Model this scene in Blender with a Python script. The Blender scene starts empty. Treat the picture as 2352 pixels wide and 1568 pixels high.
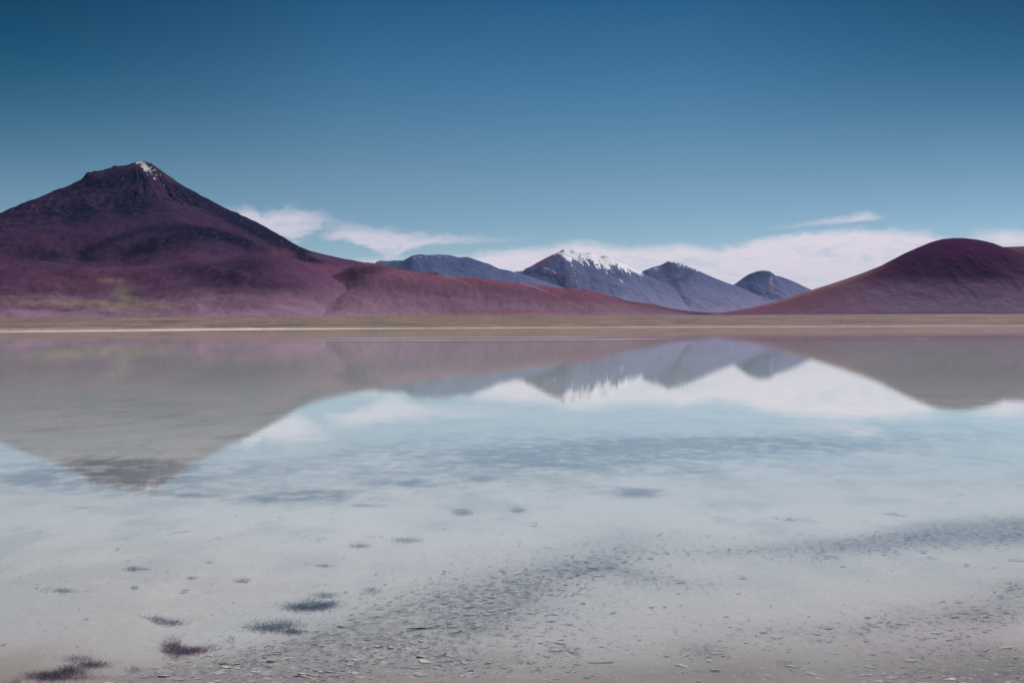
import bpy, math, random
import numpy as np
from mathutils import Matrix

random.seed(7)
RNG = np.random.default_rng(11)
S = bpy.context.scene
COL = S.collection

# ------------------------------------------------------------------ camera model
F = 2286.7            # focal length in units of a 2352 px wide picture (35 mm on 36 mm)
HC = 1.7              # eye height above the water
PITCH = math.atan(35.7 / F)
ROLL = 0.0043
fwd = np.array([0.0, math.cos(PITCH), -math.sin(PITCH)])
rgt = np.array([math.cos(ROLL), 0.0, -math.sin(ROLL)])
rgt = rgt - fwd * rgt.dot(fwd); rgt /= np.linalg.norm(rgt)
upv = np.cross(rgt, fwd)
EYE = np.array([0.0, 0.0, HC])

cam = bpy.data.cameras.new("camera")
cam.lens = 35.0; cam.sensor_width = 36.0
cam.clip_start = 0.1; cam.clip_end = 200000.0
cam_o = bpy.data.objects.new("camera", cam)
M = Matrix.Identity(4)
for i in range(3):
    M[i][0] = rgt[i]; M[i][1] = upv[i]; M[i][2] = -fwd[i]; M[i][3] = EYE[i]
cam_o.matrix_world = M
COL.objects.link(cam_o); S.camera = cam_o


def ray(u, v):
    """Direction(s) of sight for measured picture points."""
    u = np.asarray(u, float); v = np.asarray(v, float)
    a = (u - 1176.0) / F; b = -(v - 784.0) / F
    return fwd[None, :] + a[..., None] * rgt + b[..., None] * upv if u.ndim else fwd + a * rgt + b * upv


def uv_of(x, y, z):
    d = [x - EYE[0], y - EYE[1], z - EYE[2]]
    f = d[0] * fwd[0] + d[1] * fwd[1] + d[2] * fwd[2]
    f = np.where(f > 1e-3, f, 1e-3)
    a = (d[0] * rgt[0] + d[1] * rgt[1] + d[2] * rgt[2]) / f
    b = (d[0] * upv[0] + d[1] * upv[1] + d[2] * upv[2]) / f
    return 1176 + a * F, 784 - b * F


def at_depth(pts, D):
    """World x and z of measured points placed at distance D."""
    p = np.array(pts, float)
    r = ray(p[:, 0], p[:, 1])
    k = D / r[:, 1]
    return r[:, 0] * k, HC + r[:, 2] * k


def on_water(u, v, z=0.0):
    r = ray(np.array([u]), np.array([v]))[0]
    k = (z - HC) / r[2]
    return r[0] * k, r[1] * k


# ------------------------------------------------------------------ noise
def _h(ix, iy, seed):
    h = (ix.astype(np.int64) * 374761393 + iy.astype(np.int64) * 668265263 + seed * 974634721) & 0xFFFFFFFF
    h = ((h ^ (h >> 13)) * 1274126177) & 0xFFFFFFFF
    return (h ^ (h >> 16)) & 0xFFFF


def perlin(x, y, seed=0):
    x = np.asarray(x, float); y = np.asarray(y, float)
    x0 = np.floor(x); y0 = np.floor(y)
    fx = x - x0; fy = y - y0
    ix = x0.astype(np.int64); iy = y0.astype(np.int64)

    def g(jx, jy, dx, dy):
        a = _h(jx, jy, seed) * (2 * math.pi / 65536.0)
        return np.cos(a) * dx + np.sin(a) * dy
    n00 = g(ix, iy, fx, fy); n10 = g(ix + 1, iy, fx - 1, fy)
    n01 = g(ix, iy + 1, fx, fy - 1); n11 = g(ix + 1, iy + 1, fx - 1, fy - 1)
    sx = fx * fx * fx * (fx * (fx * 6 - 15) + 10); sy = fy * fy * fy * (fy * (fy * 6 - 15) + 10)
    return (n00 + (n10 - n00) * sx + ((n01 + (n11 - n01) * sx) - (n00 + (n10 - n00) * sx)) * sy) * 1.5


def fbm(x, y, seed=0, oct=5, gain=0.5, lac=2.03):
    s = 0.0; a = 1.0; t = 0.0
    for i in range(oct):
        s = s + a * perlin(x, y, seed + i * 17); t += a
        a *= gain; x = x * lac + 3.1; y = y * lac + 7.7
    return s / t


def ridged(x, y, seed=0, oct=4, gain=0.5):
    s = 0.0; a = 1.0; t = 0.0
    for i in range(oct):
        s = s + a * (1 - np.abs(perlin(x, y, seed + i * 13)) * 1.6); t += a
        a *= gain; x = x * 2.07 + 1.3; y = y * 2.07 + 5.1
    return s / t


def sst(a, b, x):
    t = np.clip((x - a) / (b - a), 0, 1)
    return t * t * (3 - 2 * t)


def lerp(a, b, t):
    return a + (b - a) * t


def mixc(c, col, w):
    w = np.clip(w, 0, 1)[..., None]
    return c * (1 - w) + np.array(col, float) * w


def ell(u, v, cu, cv, ru, rv, ang=0.0):
    ca, sa = math.cos(ang), math.sin(ang)
    du = u - cu; dv = v - cv
    a = (du * ca + dv * sa) / ru; b = (-du * sa + dv * ca) / rv
    return np.exp(-(a * a + b * b))


def band(u, v, pts, th):
    """Soft band along a polyline given as a function of u."""
    p = np.array(pts, float)
    w = np.interp(u, p[:, 0], p[:, 1])
    e = sst(p[0, 0] - 2 * th, p[0, 0] + th, u) * (1 - sst(p[-1, 0] - th, p[-1, 0] + 2 * th, u))
    return np.exp(-((v - w) / th) ** 2) * e


# ------------------------------------------------------------------ object helpers
def tag(o, label=None, cat=None, group=None, kind=None):
    if label: o['label'] = label
    if cat: o['category'] = cat
    if group: o['group'] = group
    if kind: o['kind'] = kind
    return o


def grid_mesh(name, X, Y, Z, attrs=None, mat=None, smooth=True):
    ny, nx = X.shape
    co = np.stack([X, Y, Z], -1).reshape(-1, 3).astype(np.float32)
    idx = np.arange(ny * nx).reshape(ny, nx)
    q = np.stack([idx[:-1, :-1], idx[:-1, 1:], idx[1:, 1:], idx[1:, :-1]], -1).reshape(-1, 4).astype(np.int32)
    me = bpy.data.meshes.new(name)
    me.vertices.add(len(co)); me.vertices.foreach_set('co', co.ravel())
    me.loops.add(q.size); me.loops.foreach_set('vertex_index', q.ravel())
    me.polygons.add(len(q))
    me.polygons.foreach_set('loop_start', np.arange(0, q.size, 4, dtype=np.int32))
    me.polygons.foreach_set('loop_total', np.full(len(q), 4, np.int32))
    if smooth:
        me.polygons.foreach_set('use_smooth', np.ones(len(q), bool))
    me.update(calc_edges=True)
    for k, a in (attrs or {}).items():
        if a.ndim == 3:
            at = me.attributes.new(k, 'FLOAT_COLOR', 'POINT')
            c = np.concatenate([a.reshape(-1, 3), np.ones((ny * nx, 1))], 1).astype(np.float32)
            at.data.foreach_set('color', c.ravel())
        else:
            at = me.attributes.new(k, 'FLOAT', 'POINT')
            at.data.foreach_set('value', a.astype(np.float32).ravel())
    if mat: me.materials.append(mat)
    o = bpy.data.objects.new(name, me); COL.objects.link(o)
    return o


def poly_mesh(name, verts, faces, mats, fmat=None, smooth=False):
    me = bpy.data.meshes.new(name)
    me.from_pydata([tuple(map(float, v)) for v in verts], [], faces)
    for m in mats: me.materials.append(m)
    if fmat is not None: me.polygons.foreach_set('material_index', np.array(fmat, np.int32))
    if smooth: me.polygons.foreach_set('use_smooth', np.ones(len(me.polygons), bool))
    me.update()
    return me


# ------------------------------------------------------------------ node helpers
def new_mat(name):
    m = bpy.data.materials.new(name); m.use_nodes = True
    nt = m.node_tree; nt.nodes.clear()
    out = nt.nodes.new('ShaderNodeOutputMaterial')
    return m, nt, out


def N(nt, t, **kw):
    n = nt.nodes.new(t)
    for k, v in kw.items():
        if k.startswith('i_'):
            n.inputs[k[2:].replace('_', ' ')].default_value = v
        else:
            setattr(n, k, v)
    return n


def mth(nt, op, a, b=None, c=None, clamp=False):
    n = nt.nodes.new('ShaderNodeMath'); n.operation = op; n.use_clamp = clamp
    for i, x in enumerate((a, b, c)):
        if x is None: continue
        if isinstance(x, (int, float)): n.inputs[i].default_value = x
        else: nt.links.new(x, n.inputs[i])
    return n.outputs[0]


def sstep(nt, x, a, b):
    n = nt.nodes.new('ShaderNodeMapRange'); n.interpolation_type = 'SMOOTHSTEP'
    n.inputs['From Min'].default_value = a; n.inputs['From Max'].default_value = b
    nt.links.new(x, n.inputs['Value'])
    return n.outputs['Result']


def fcurve(nt, x, pts):
    n = nt.nodes.new('ShaderNodeFloatCurve')
    c = n.mapping.curves[0]
    n.mapping.use_clip = False
    pts = sorted(pts)
    while len(c.points) < len(pts): c.points.new(0.5, 0.5)
    for p, (a, b) in zip(c.points, pts):
        p.location = (a, b); p.handle_type = 'VECTOR'
    n.mapping.update()
    nt.links.new(x, n.inputs['Value'])
    return n.outputs[0]


def terrain_mat(name, bump_scale, bump_dist, grain=0.35, grain_scale=None, rough=0.95):
    m, nt, out = new_mat(name)
    L = nt.links.new
    b = N(nt, 'ShaderNodeBsdfPrincipled')
    b.inputs['Roughness'].default_value = rough
    b.inputs['Specular IOR Level'].default_value = 0.0
    at = N(nt, 'ShaderNodeAttribute', attribute_name='Col')
    tc = N(nt, 'ShaderNodeTexCoord')
    n1 = N(nt, 'ShaderNodeTexNoise', i_Scale=grain_scale or bump_scale, i_Detail=5.0, i_Roughness=0.65)
    L(tc.outputs['Object'], n1.inputs['Vector'])
    k = mth(nt, 'MULTIPLY_ADD', n1.outputs['Fac'], 2 * grain, 1 - grain)
    vm = N(nt, 'ShaderNodeVectorMath', operation='SCALE')
    L(at.outputs['Color'], vm.inputs[0]); L(k, vm.inputs['Scale'])
    L(vm.outputs[0], b.inputs['Base Color'])
    n2 = N(nt, 'ShaderNodeTexNoise', i_Scale=bump_scale, i_Detail=6.0, i_Roughness=0.6)
    L(tc.outputs['Object'], n2.inputs['Vector'])
    bp = N(nt, 'ShaderNodeBump', i_Strength=1.0, i_Distance=bump_dist)
    L(n2.outputs['Fac'], bp.inputs['Height']); L(bp.outputs[0], b.inputs['Normal'])
    L(b.outputs[0], out.inputs['Surface'])
    return m


# ------------------------------------------------------------------ ground (lake bed, shore, plain: one sheet)
def shore_y(t):
    """Distance of the far shoreline by bearing t = x / y."""
    tt = np.array([-0.7, -0.514, -0.40, -0.287, -0.15, -0.02, 0.1, 0.225, 0.36, 0.514, 0.7])
    dd = np.array([400, 410, 455, 600, 690, 770, 780, 780, 700, 640, 600.0])
    return np.interp(t, tt, dd) * (1 + 0.06 * fbm(t * 14, t * 0 + 3.3, 5, 6, .6))


def ground_z(x, y):
    w = np.maximum(np.abs(y), 4.0)
    t = x / w
    ys = shore_y(t)
    yy = np.maximum(y, 0.01)
    # near bed
    near = np.interp(y, [-3000, -200, -20, 0, 2.0, 3.4, 4.7, 6, 8, 12, 20, 60, 150],
                     [14.0, 4.0, 0.9, 0.16, 0.05, 0.004, -0.010, -0.018, -0.026, -0.034, -0.05, -0.16, -0.3])
    far_bed = -np.clip((ys - y) * 0.004, -1, 0.3)
    bed = np.maximum(near, np.where(y > 60, far_bed, -9)) if False else np.where(y > 150, np.minimum(far_bed, 0.0), near)
    bed = np.where((y > 60) & (y <= 150), near, bed)
    nr = (y > -20) & (y < 40)
    if nr.any():
        xn, yn = x[nr], y[nr]
        u, v = uv_of(xn, yn, np.zeros_like(xn))
        deb = debris(u, v) * (yn > 3.0)
        fade = np.exp(-np.maximum(yn, 0) / 25.0)
        bed[nr] += fade * (0.008 * fbm(xn * 1.1, yn * 1.1, 31, 4) + 0.006 * deb + (0.003 + 0.007 * deb) * fbm(xn * 9, yn * 9, 41, 4))
    # plain beyond the shore
    q = np.maximum(y - ys, 0.0)
    pl = 0.0016 * np.minimum(q, 300) + 50 * (np.minimum(q, 4200) / 4200) ** 1.5 + 0.0115 * np.maximum(q - 4200, 0)
    ld = q > 0
    if ld.any(): pl[ld] += np.clip(q[ld] / 600, 0, 1) * 1.2 * fbm(x[ld] / 260, y[ld] / 110, 77, 4)
    return np.where(y > ys, np.maximum(pl, 0.0), bed)


ZONES = [  # debris: centre, radii, slope angle, strength, in the measured picture
    (330, 1555, 150, 20, -0.25, 0.8), (560, 1525, 230, 34, -0.25, .9), (860, 1465, 220, 52, -0.30, .9), (1060, 1425, 380, 90, -0.25, .48), (1300, 1480, 300, 60, -.1, .22), (2000, 1500, 400, 60, -.05, .25), (1000, 1440, 180, 50, -0.2, 0.7),
    (1130, 1375, 170, 36, -0.35, 0.8), (1350, 1300, 120, 20, -0.3, 0.75), (1500, 1330, 130, 16, 0.1, 0.35), (1080, 1520, 160, 28, -0.05, 0.55),
    (1400, 1305, 110, 14, 0.15, 0.4), (1750, 1262, 240, 14, -0.06, 0.4), (2000, 1248, 170, 22, -0.12, 0.8), (2240, 1225, 170, 28, -0.05, 1.0),
    (2360, 1215, 100, 26, 0, 0.9), (2100, 1420, 160, 24, -0.1, 0.55), (2300, 1400, 120, 40, -0.2, 0.6), (2330, 1345, 50, 16, 0, 0.5),
    (1620, 1493, 60, 20, 0.05, 0.75), (1296, 1492, 34, 10, 0.1, 0.8), (1815, 1526, 30, 10, 0.1, 0.8), (2150, 1555, 200, 22, 0.0, 0.75),
    (2330, 1545, 90, 30, -0.1, 0.85), (1660, 1548, 110, 14, 0.05, 0.4), (1830, 1450, 200, 22, 0, 0.3), (2220, 1500, 150, 30, 0, 0.45),
    (700, 1560, 220, 22, -0.1, 0.6), (1380, 1540, 160, 24, 0.0, 0.2), (1120, 1325, 260, 40, -0.2, 0.22), (1500, 1250, 260, 40, 0.0, 0.12)]


def debris(u, v):
    s = 0 * u
    for (a, b, c, d, g, k) in ZONES:
        s = s + k * ell(u, v, a, b, c, d, g)
    return np.clip(s, 0, 1)


PATCHES = [  # dark mats on the bed
    (325, 1098, 130, 30, .62), (300, 1060, 160, 14, .35),
    (1050, 1080, 420, 46, .62), (1500, 1045, 460, 36, .55), (450, 1105, 300, 40, .45), (1900, 1010, 460, 34, .42), (1100, 1005, 520, 30, .34), (150, 1110, 260, 40, .40), (2200, 1060, 260, 50, .22), (1700, 1090, 400, 30, .25), (800, 1140, 420, 24, .3), (700, 1138, 130, 15, .85), (590, 1150, 80, 8, .5), (840, 1160, 50, 4, .6), (1465, 1130, 62, 11, 1.2), (1400, 1118, 50, 3, .3),
    (940, 1108, 90, 9, .75), (1750, 1022, 330, 24, .50), (1260, 1062, 240, 18, .5), (1340, 1030, 300, 14, .42), (100, 1075, 200, 34, .42),
    (60, 1105, 130, 20, .42), (430, 1136, 60, 7, .7), (190, 1174, 80, 10, .5), (165, 1165, 30, 5, .5), (1592, 1085, 55, 5, .55), (2150, 985, 250, 22, .32),
    (1180, 1042, 90, 8, .45), (1110, 1100, 70, 7, .55), (600, 1072, 180, 20, .33), (860, 1040, 220, 16, .3), (1060, 1172, 26, 6, 1.0), (1190, 1166, 20, 5, .8),
    (1500, 1010, 300, 12, .3), (1980, 1085, 130, 8, .25), (430, 928, 150, 10, .55), (330, 955, 220, 12, .4), (160, 985, 160, 10, .4), (250, 1030, 200, 14, .4), (300, 1070, 160, 18, .55),
    (2090, 1170, 60, 5, .35), (1810, 1186, 36, 5, .4), (200, 1262, 150, 14, .28), (930, 1236, 46, 9, .5), (825, 1246, 30, 5, .5), (1010, 1180, 60, 6, .2),
    (30, 1335, 40, 6, .35), (1780, 1380, 80, 14, .2), (2000, 1395, 180, 16, .3), (1600, 1425, 90, 8, .2), (2060, 1450, 120, 14, .25),
    (900, 885, 160, 6, .25), (500, 1000, 160, 8, .3), (2200, 1010, 160, 8, .3), (1900, 1110, 90, 5, .25), (380, 1230, 60, 5, .2)]


SL, PL, WN = (.065, .072, .125), (.080, .022, .075), (.165, .018, .085)
STAINS = [(112, 1552, 50, 10, .9, PL), (165, 1541, 40, 9, .8, PL), (212, 1526, 36, 7, .7, PL), (180, 1512, 34, 8, .4, PL), (190, 1556, 60, 7, .4, WN), (396, 1484, 22, 14, .75, WN), (418, 1495, 40, 9, .95, WN),
          (450, 1491, 34, 7, .6, WN), (405, 1510, 24, 7, .4, WN), (391, 1428, 32, 6, .6, SL), (360, 1420, 16, 5, .5, SL), (612, 1441, 48, 9, .65, SL), (655, 1433, 38, 11, .4, SL), (670, 1450, 24, 5, .7, SL),
          (697, 1393, 46, 9, .9, SL), (742, 1389, 32, 8, .7, SL), (748, 1366, 30, 5, .5, SL), (306, 1304, 16, 4, .6, SL), (146, 1353, 24, 3, .45, SL), (556, 1330, 15, 3, .4, SL)]


def fan(rows, t):
    R = np.array(rows)[:, None]
    Wd = np.maximum(np.abs(R), 4.0)
    X = np.clip(Wd * t[None, :], -44000, 44000)
    return X, np.repeat(R, len(t), 1)


v_rows = np.arange(1625, 760, -1.5)
rows_near = [HC * F / (vv - 748.3) for vv in v_rows]
rows_far = list(np.geomspace(rows_near[-1] * 1.02, 44000, 330))
rows = [-44000, -9000, -3000, -800, -200, -60, -20, -8, -4, -2, -1, 0, 1, 1.8, 2.5, 3.0, 3.4, 3.7, 4.0, 4.2] + [r for r in rows_near if r > 4.25] + rows_far
tc_ = np.linspace(-0.62, 0.62, 1101)
ts = np.concatenate([-np.geomspace(0.66, 40, 24)[::-1], tc_, np.geomspace(0.66, 40, 24)])
GX, GY = fan(rows, ts)
GZ = ground_z(GX, GY)
GU, GV = uv_of(GX, GY, GZ)


def bed_color(x, y, z, u, v):
    # --- lake bed: pale silt, browner towards the near shore
    c = np.zeros(x.shape + (3,))
    n = fbm(x * 0.5, y * 0.5, 3, 4)
    c[:] = (0.83, 0.83, 0.83)
    c = mixc(c, (0.70, 0.80, 0.82), sst(9.5, 17, y))
    c = mixc(c, (0.61, 0.585, 0.575), sst(9.2, 5.7, y + 0.7 * n))
    c = mixc(c, (0.395, 0.325, 0.28), sst(5.9, 4.5, y + 0.5 * n))
    c = mixc(c, (0.56, 0.43, 0.47), 0.62 * (ell(u, v, 2270, 1440, 230, 55) + ell(u, v, 20, 1440, 120, 40) * .5 + ell(u, v, 2050, 1490, 160, 24) * .6 + ell(u, v, 1700, 1330, 140, 20) * .3 + ell(u, v, 560, 1350, 240, 24) * .25))
    c = mixc(c, (0.20, 0.142, 0.105), sst(5.5, 4.55, y + 0.35 * n - 0.40 * ell(u, v, 2150, 1580, 600, 60)) * 0.8)
    n2 = fbm(x * 3.2, y * 2.2, 23, 5)
    n5 = fbm(x * 1.1 + 9, y * 0.8, 27, 5, .6)
    c = c * (1 + 0.07 * n2[..., None] + 0.08 * n[..., None])
    c = mixc(c, (0.50, 0.54, 0.585), sst(-0.05, 0.40, n5) * .55 * sst(4.6, 6.0, y))
    c = mixc(c, (0.88, 0.87, 0.86), sst(0.05, 0.4, -n5) * .35 * sst(5.2, 7.5, y))
    # grey debris ground with dark crumbs
    deb = debris(u, v) * (y > 3)
    nd = fbm(x * 17, y * 15, 51, 5, 0.72)
    c = mixc(c, (0.17, 0.155, 0.155), np.clip(deb * (0.75 + .5 * n2 + .5 * nd), 0, 1) * 0.8)
    c = mixc(c, (0.25, 0.28, 0.40), 0.62 * np.clip(ell(u, v, 2260, 1222, 190, 26) + ell(u, v, 1980, 1252, 180, 18) * .7 + ell(u, v, 1400, 1310, 130, 20) * .3, 0, 1) * (1 + nd))
    cr = np.clip(deb * .8 + .10, 0, 1)
    crumbs = sst(0.16, 0.32, nd + 0.22 * cr - 0.12) * sst(0.0, 0.45, cr)
    c = mixc(c, (0.090, 0.082, 0.095), crumbs * 0.8)
    c = mixc(c, (0.62, 0.60, 0.58), sst(0.18, 0.34, -nd) * deb * 0.5)
    # scattered faint mats away from the debris
    sc = sst(0.30, 0.55, fbm(x * 3.4, y * 2.4, 91, 6, .6)) * sst(18, 9, y)
    c = mixc(c, (0.26, 0.28, 0.32), sc * 0.5)
    # algae mats
    pm = 0 * u
    for (a, b, ru, rv, k) in PATCHES:
        pm = pm + k * ell(u, v, a, b, ru, rv)
    pn = fbm(x * 1.5, y * 1.5, 61, 7, 0.62)
    pf = fbm(x * 5, y * 3.2, 63, 4, 0.6)
    pg = fbm(x * 4.2, y * 3.6, 67, 5, 0.62)
    mats = np.clip(pm, 0, 1.1) * sst(-0.45, 0.55, pn * .8 + .75 * pg + .2 * pf + 0.5 * (pm - 0.6)) * (y < 80)
    c = mixc(c, (0.030, 0.062, 0.150), np.clip(mats * 0.80, 0, 0.90))
    for (a, b, ru, rv, k, cc_) in STAINS:
        c = mixc(c, cc_, np.clip(k * ell(u, v, a, b, ru, rv) * (0.85 + .6 * pf + .15 * nd), 0, .92))
    # faint streaks further out
    st = sst(0.0, 0.5, fbm(x * 0.12, y * 0.10, 71, 5)) * sst(15, 24, y) * (y < 110)
    c = mixc(c, (0.36, 0.40, 0.46), st * 0.5)
    c = mixc(c, (0.70, 0.83, 0.77), sst(20, 30, y) * .8)
    # the dry shore behind the camera
    return mixc(c, (0.30, 0.26, 0.22), sst(3.4, 2.0, y))


def land_color(x, y, z, u, v):
    ys = shore_y(x / np.maximum(np.abs(y), 4))
    bedc = np.zeros(x.shape + (3,)) + np.array((0.60, 0.555, 0.50))
    q = F * (HC / ys - (HC - z) / np.maximum(y, 1))     # how high above the shoreline it is seen
    s1 = fbm(u / 260, q * 0.55, 101, 4)
    s2 = fbm(u / 90, q * 1.3, 111, 4)
    p = np.zeros_like(bedc); p[:] = (0.200, 0.152, 0.140)
    p = mixc(p, (0.245, 0.200, 0.160), sst(-.1, .4, s1) * 0.9)
    p = mixc(p, (0.130, 0.092, 0.095), sst(0.0, 0.4, -s1) * 0.95)
    p = mixc(p, (0.27, 0.195, 0.21), sst(900, 2000, u) * 0.40 + 0.3 * sst(1650, 2000, u) * sst(18, 26, q))
    p = mixc(p, (0.215, 0.175, 0.135), sst(500, 800, u) * sst(1650, 1200, u) * 0.5)
    p = mixc(p, (0.10, 0.072, 0.078), sst(0.10, 0.40, s2) * 0.75)
    p = mixc(p, (0.36, 0.285, 0.26), sst(0.18, 0.45, -s2) * 0.6)
    dk = band(u, q, [(460, 9.0), (700, 10.5)], 0.7) * .9 + ell(u, q, 880, 9.5, 70, 1.3, 0) * .8 + ell(u, q, 330, 8.8, 30, .8) * .6 + ell(u, q, 1990, 11, 70, 1.0) * .9 + ell(u, q, 2030, 6.2, 50, .8) * .6
    p = mixc(p, (0.060, 0.042, 0.052), np.clip(dk, 0, 1) * sst(-.35, .1, fbm(u / 14, q * 2, 121, 3)))
    wln = np.interp(u, [0, 150, 400, 650, 700, 900, 1300, 1700, 2000, 2352], [1.6, 2.3, 2.8, 2.4, 2.0, 1.2, .7, .8, .5, .2]) * (1 + .7 * fbm(u / 60, 0 * u, 131, 3))
    pinkw = np.interp(u, [0, 300, 700, 900, 2352], [8.5, 7.5, 5.0, 2.6, 3.0]) + 1.1 * fbm(u / 40, 0 * u + 4, 141, 3)
    p = mixc(p, (0.34, 0.265, 0.25), sst(0.8, -0.8, q - pinkw) * 0.85)
    sp = sst(0.20, 0.32, fbm(u / 9, q * 1.6, 151, 3)) * sst(3.0, 4.0, q) * sst(8.5, 6.5, q) * (u < 760)
    p = mixc(p, (0.085, 0.06, 0.062), sp * 0.8)
    p = mixc(p, (0.62, 0.54, 0.56), sst(0.7, -0.3, q - wln) * np.interp(u, [0, 600, 900, 1300, 2352], [1, 1, .7, .45, .3]) * sst(-.5, .1, fbm(u / 45, 0 * u + 2, 133, 3) + np.interp(u, [600, 1000], [.5, 0])))
    l2 = sst(0.7, 0.2, np.abs(q - np.interp(u, [650, 1100, 1700, 2100, 2352], [4.4, 3.6, 3.9, 4.1, 3.4]))) * sst(640, 900, u) * sst(-0.3, 0.1, fbm(u / 120, q, 161, 3))
    p = mixc(p, (0.50, 0.41, 0.41), l2 * 0.42)
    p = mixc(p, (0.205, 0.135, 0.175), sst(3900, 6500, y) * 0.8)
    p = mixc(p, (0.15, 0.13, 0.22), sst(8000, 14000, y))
    return np.where((y > ys)[..., None], p, bedc)


def ground_color():
    yr = GY[:, 0]
    c = np.zeros(GX.shape + (3,))
    for m_, fn in ((yr < 120, bed_color), (yr >= 120, land_color)):
        c[m_] = fn(GX[m_], GY[m_], GZ[m_], GU[m_], GV[m_])
    return np.clip(c, 0.01, 0.9)


m_ground, nt, out = new_mat("silt_and_dry_plain")
L = nt.links.new
b = N(nt, 'ShaderNodeBsdfPrincipled'); b.inputs['Roughness'].default_value = 0.95; b.inputs['Specular IOR Level'].default_value = 0.0
at = N(nt, 'ShaderNodeAttribute', attribute_name='Col'); tc = N(nt, 'ShaderNodeTexCoord')
n1 = N(nt, 'ShaderNodeTexNoise', i_Scale=38.0, i_Detail=6.0, i_Roughness=0.7); L(tc.outputs['Object'], n1.inputs['Vector'])
k = mth(nt, 'MULTIPLY_ADD', n1.outputs['Fac'], 0.55, 0.725)
vm = N(nt, 'ShaderNodeVectorMath', operation='SCALE'); L(at.outputs['Color'], vm.inputs[0]); L(k, vm.inputs['Scale'])
L(vm.outputs[0], b.inputs['Base Color'])
bp = N(nt, 'ShaderNodeBump', i_Strength=0.7, i_Distance=0.006); L(n1.outputs['Fac'], bp.inputs['Height']); L(bp.outputs[0], b.inputs['Normal'])
L(b.outputs[0], out.inputs['Surface'])
ground = grid_mesh("ground", GX, GY, GZ, {'Col': ground_color()}, m_ground)
tag(ground, "pale silty lake bed running out to a brown dry plain", "ground", kind="structure")

# ------------------------------------------------------------------ water
wr = [-60, -10, 0, 2, 3, 4] + [HC * F / (vv - 748.3) for vv in np.arange(1625, 752.6, -1.0) if HC * F / (vv - 748.3) > 4.2] + [1000, 1100]
wt = np.concatenate([-np.geomspace(0.66, 6, 10)[::-1], np.linspace(-0.62, 0.62, 401), np.geomspace(0.66, 6, 10)])
WX, WY = fan(wr, wt)
WX = np.where(WY < 4, WX * 8, WX)
WU, WV = uv_of(WX, WY, 0 * WX)


def wbar(x0, x1, yc, hw, seed):
    w = hw * (0.55 + 0.9 * fbm(WX / 9, 0 * WX, seed, 3) + .45) * sst(x0, x0 + 12, WX) * sst(x1, x1 - 9, WX)
    return sst(1.0, 0.25, np.abs(WY - yc - 1.5 * fbm(WX / 14, 0 * WX + 3, seed + 1, 2)) / np.maximum(w, 0.05))


ruffle = np.clip(wbar(-36, 10, 143, 3.2, 3) * .5 + wbar(-26, 20, 116, 1.6, 9) * .5, 0, 1) * (WY > 60)
murk = 0.20 + 0.10 * fbm(WX * 0.9, WY * 0.6, 201, 4) + 0.10 * sst(5, 10, WY)
stn = sum(k * ell(WU, WV, a, b, ru * 1.2, rv * 1.3) for (a, b, ru, rv, k, cc_) in STAINS) + 0 * WU
murk = np.clip(murk - 0.05 * debris(WU, WV), 0.05, 0.45) * (1 - .8 * np.clip(stn * 1.3, 0, 1) * (WY < 20))
m_water, nt, out = new_mat("milky_lagoon_water")
L = nt.links.new
geo = N(nt, 'ShaderNodeNewGeometry')
mp = N(nt, 'ShaderNodeMapping'); mp.inputs['Scale'].default_value = (0.8, 2.6, 1)
L(geo.outputs['Position'], mp.inputs['Vector'])
w1 = N(nt, 'ShaderNodeTexNoise', i_Scale=2.2, i_Detail=3.0, i_Roughness=0.5); L(mp.outputs[0], w1.inputs['Vector'])
bp = N(nt, 'ShaderNodeBump', i_Strength=1.0, i_Distance=0.00052); L(w1.outputs['Fac'], bp.inputs['Height'])
fr = N(nt, 'ShaderNodeFresnel', i_IOR=1.30); L(bp.outputs[0], fr.inputs['Normal'])
frs = mth(nt, 'MULTIPLY', mth(nt, 'POWER', fr.outputs[0], 0.80), 0.95)
gl = N(nt, 'ShaderNodeBsdfGlossy'); L(bp.outputs[0], gl.inputs['Normal'])
ar = N(nt, 'ShaderNodeAttribute', attribute_name='ruffle')
am = N(nt, 'ShaderNodeAttribute', attribute_name='murk')
L(mth(nt, 'MULTIPLY_ADD', ar.outputs['Fac'], 0.34, 0.012), gl.inputs['Roughness'])
gl.inputs['Color'].default_value = (1, 1, 1, 1)
df = N(nt, 'ShaderNodeBsdfDiffuse'); df.inputs['Color'].default_value = (0.76, 0.775, 0.78, 1)
tr = N(nt, 'ShaderNodeBsdfTransparent')
mx1 = N(nt, 'ShaderNodeMixShader'); L(am.outputs['Fac'], mx1.inputs[0]); L(tr.outputs[0], mx1.inputs[1]); L(df.outputs[0], mx1.inputs[2])
mx2 = N(nt, 'ShaderNodeMixShader'); L(frs, mx2.inputs[0]); L(mx1.outputs[0], mx2.inputs[1]); L(gl.outputs[0], mx2.inputs[2])
L(mx2.outputs[0], out.inputs['Surface'])
water = grid_mesh("water", WX, WY, 0 * WX, {'ruffle': ruffle, 'murk': murk}, m_water)
tag(water, "calm milky lagoon mirroring the mountains and clouds", "lagoon", kind="structure")

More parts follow.
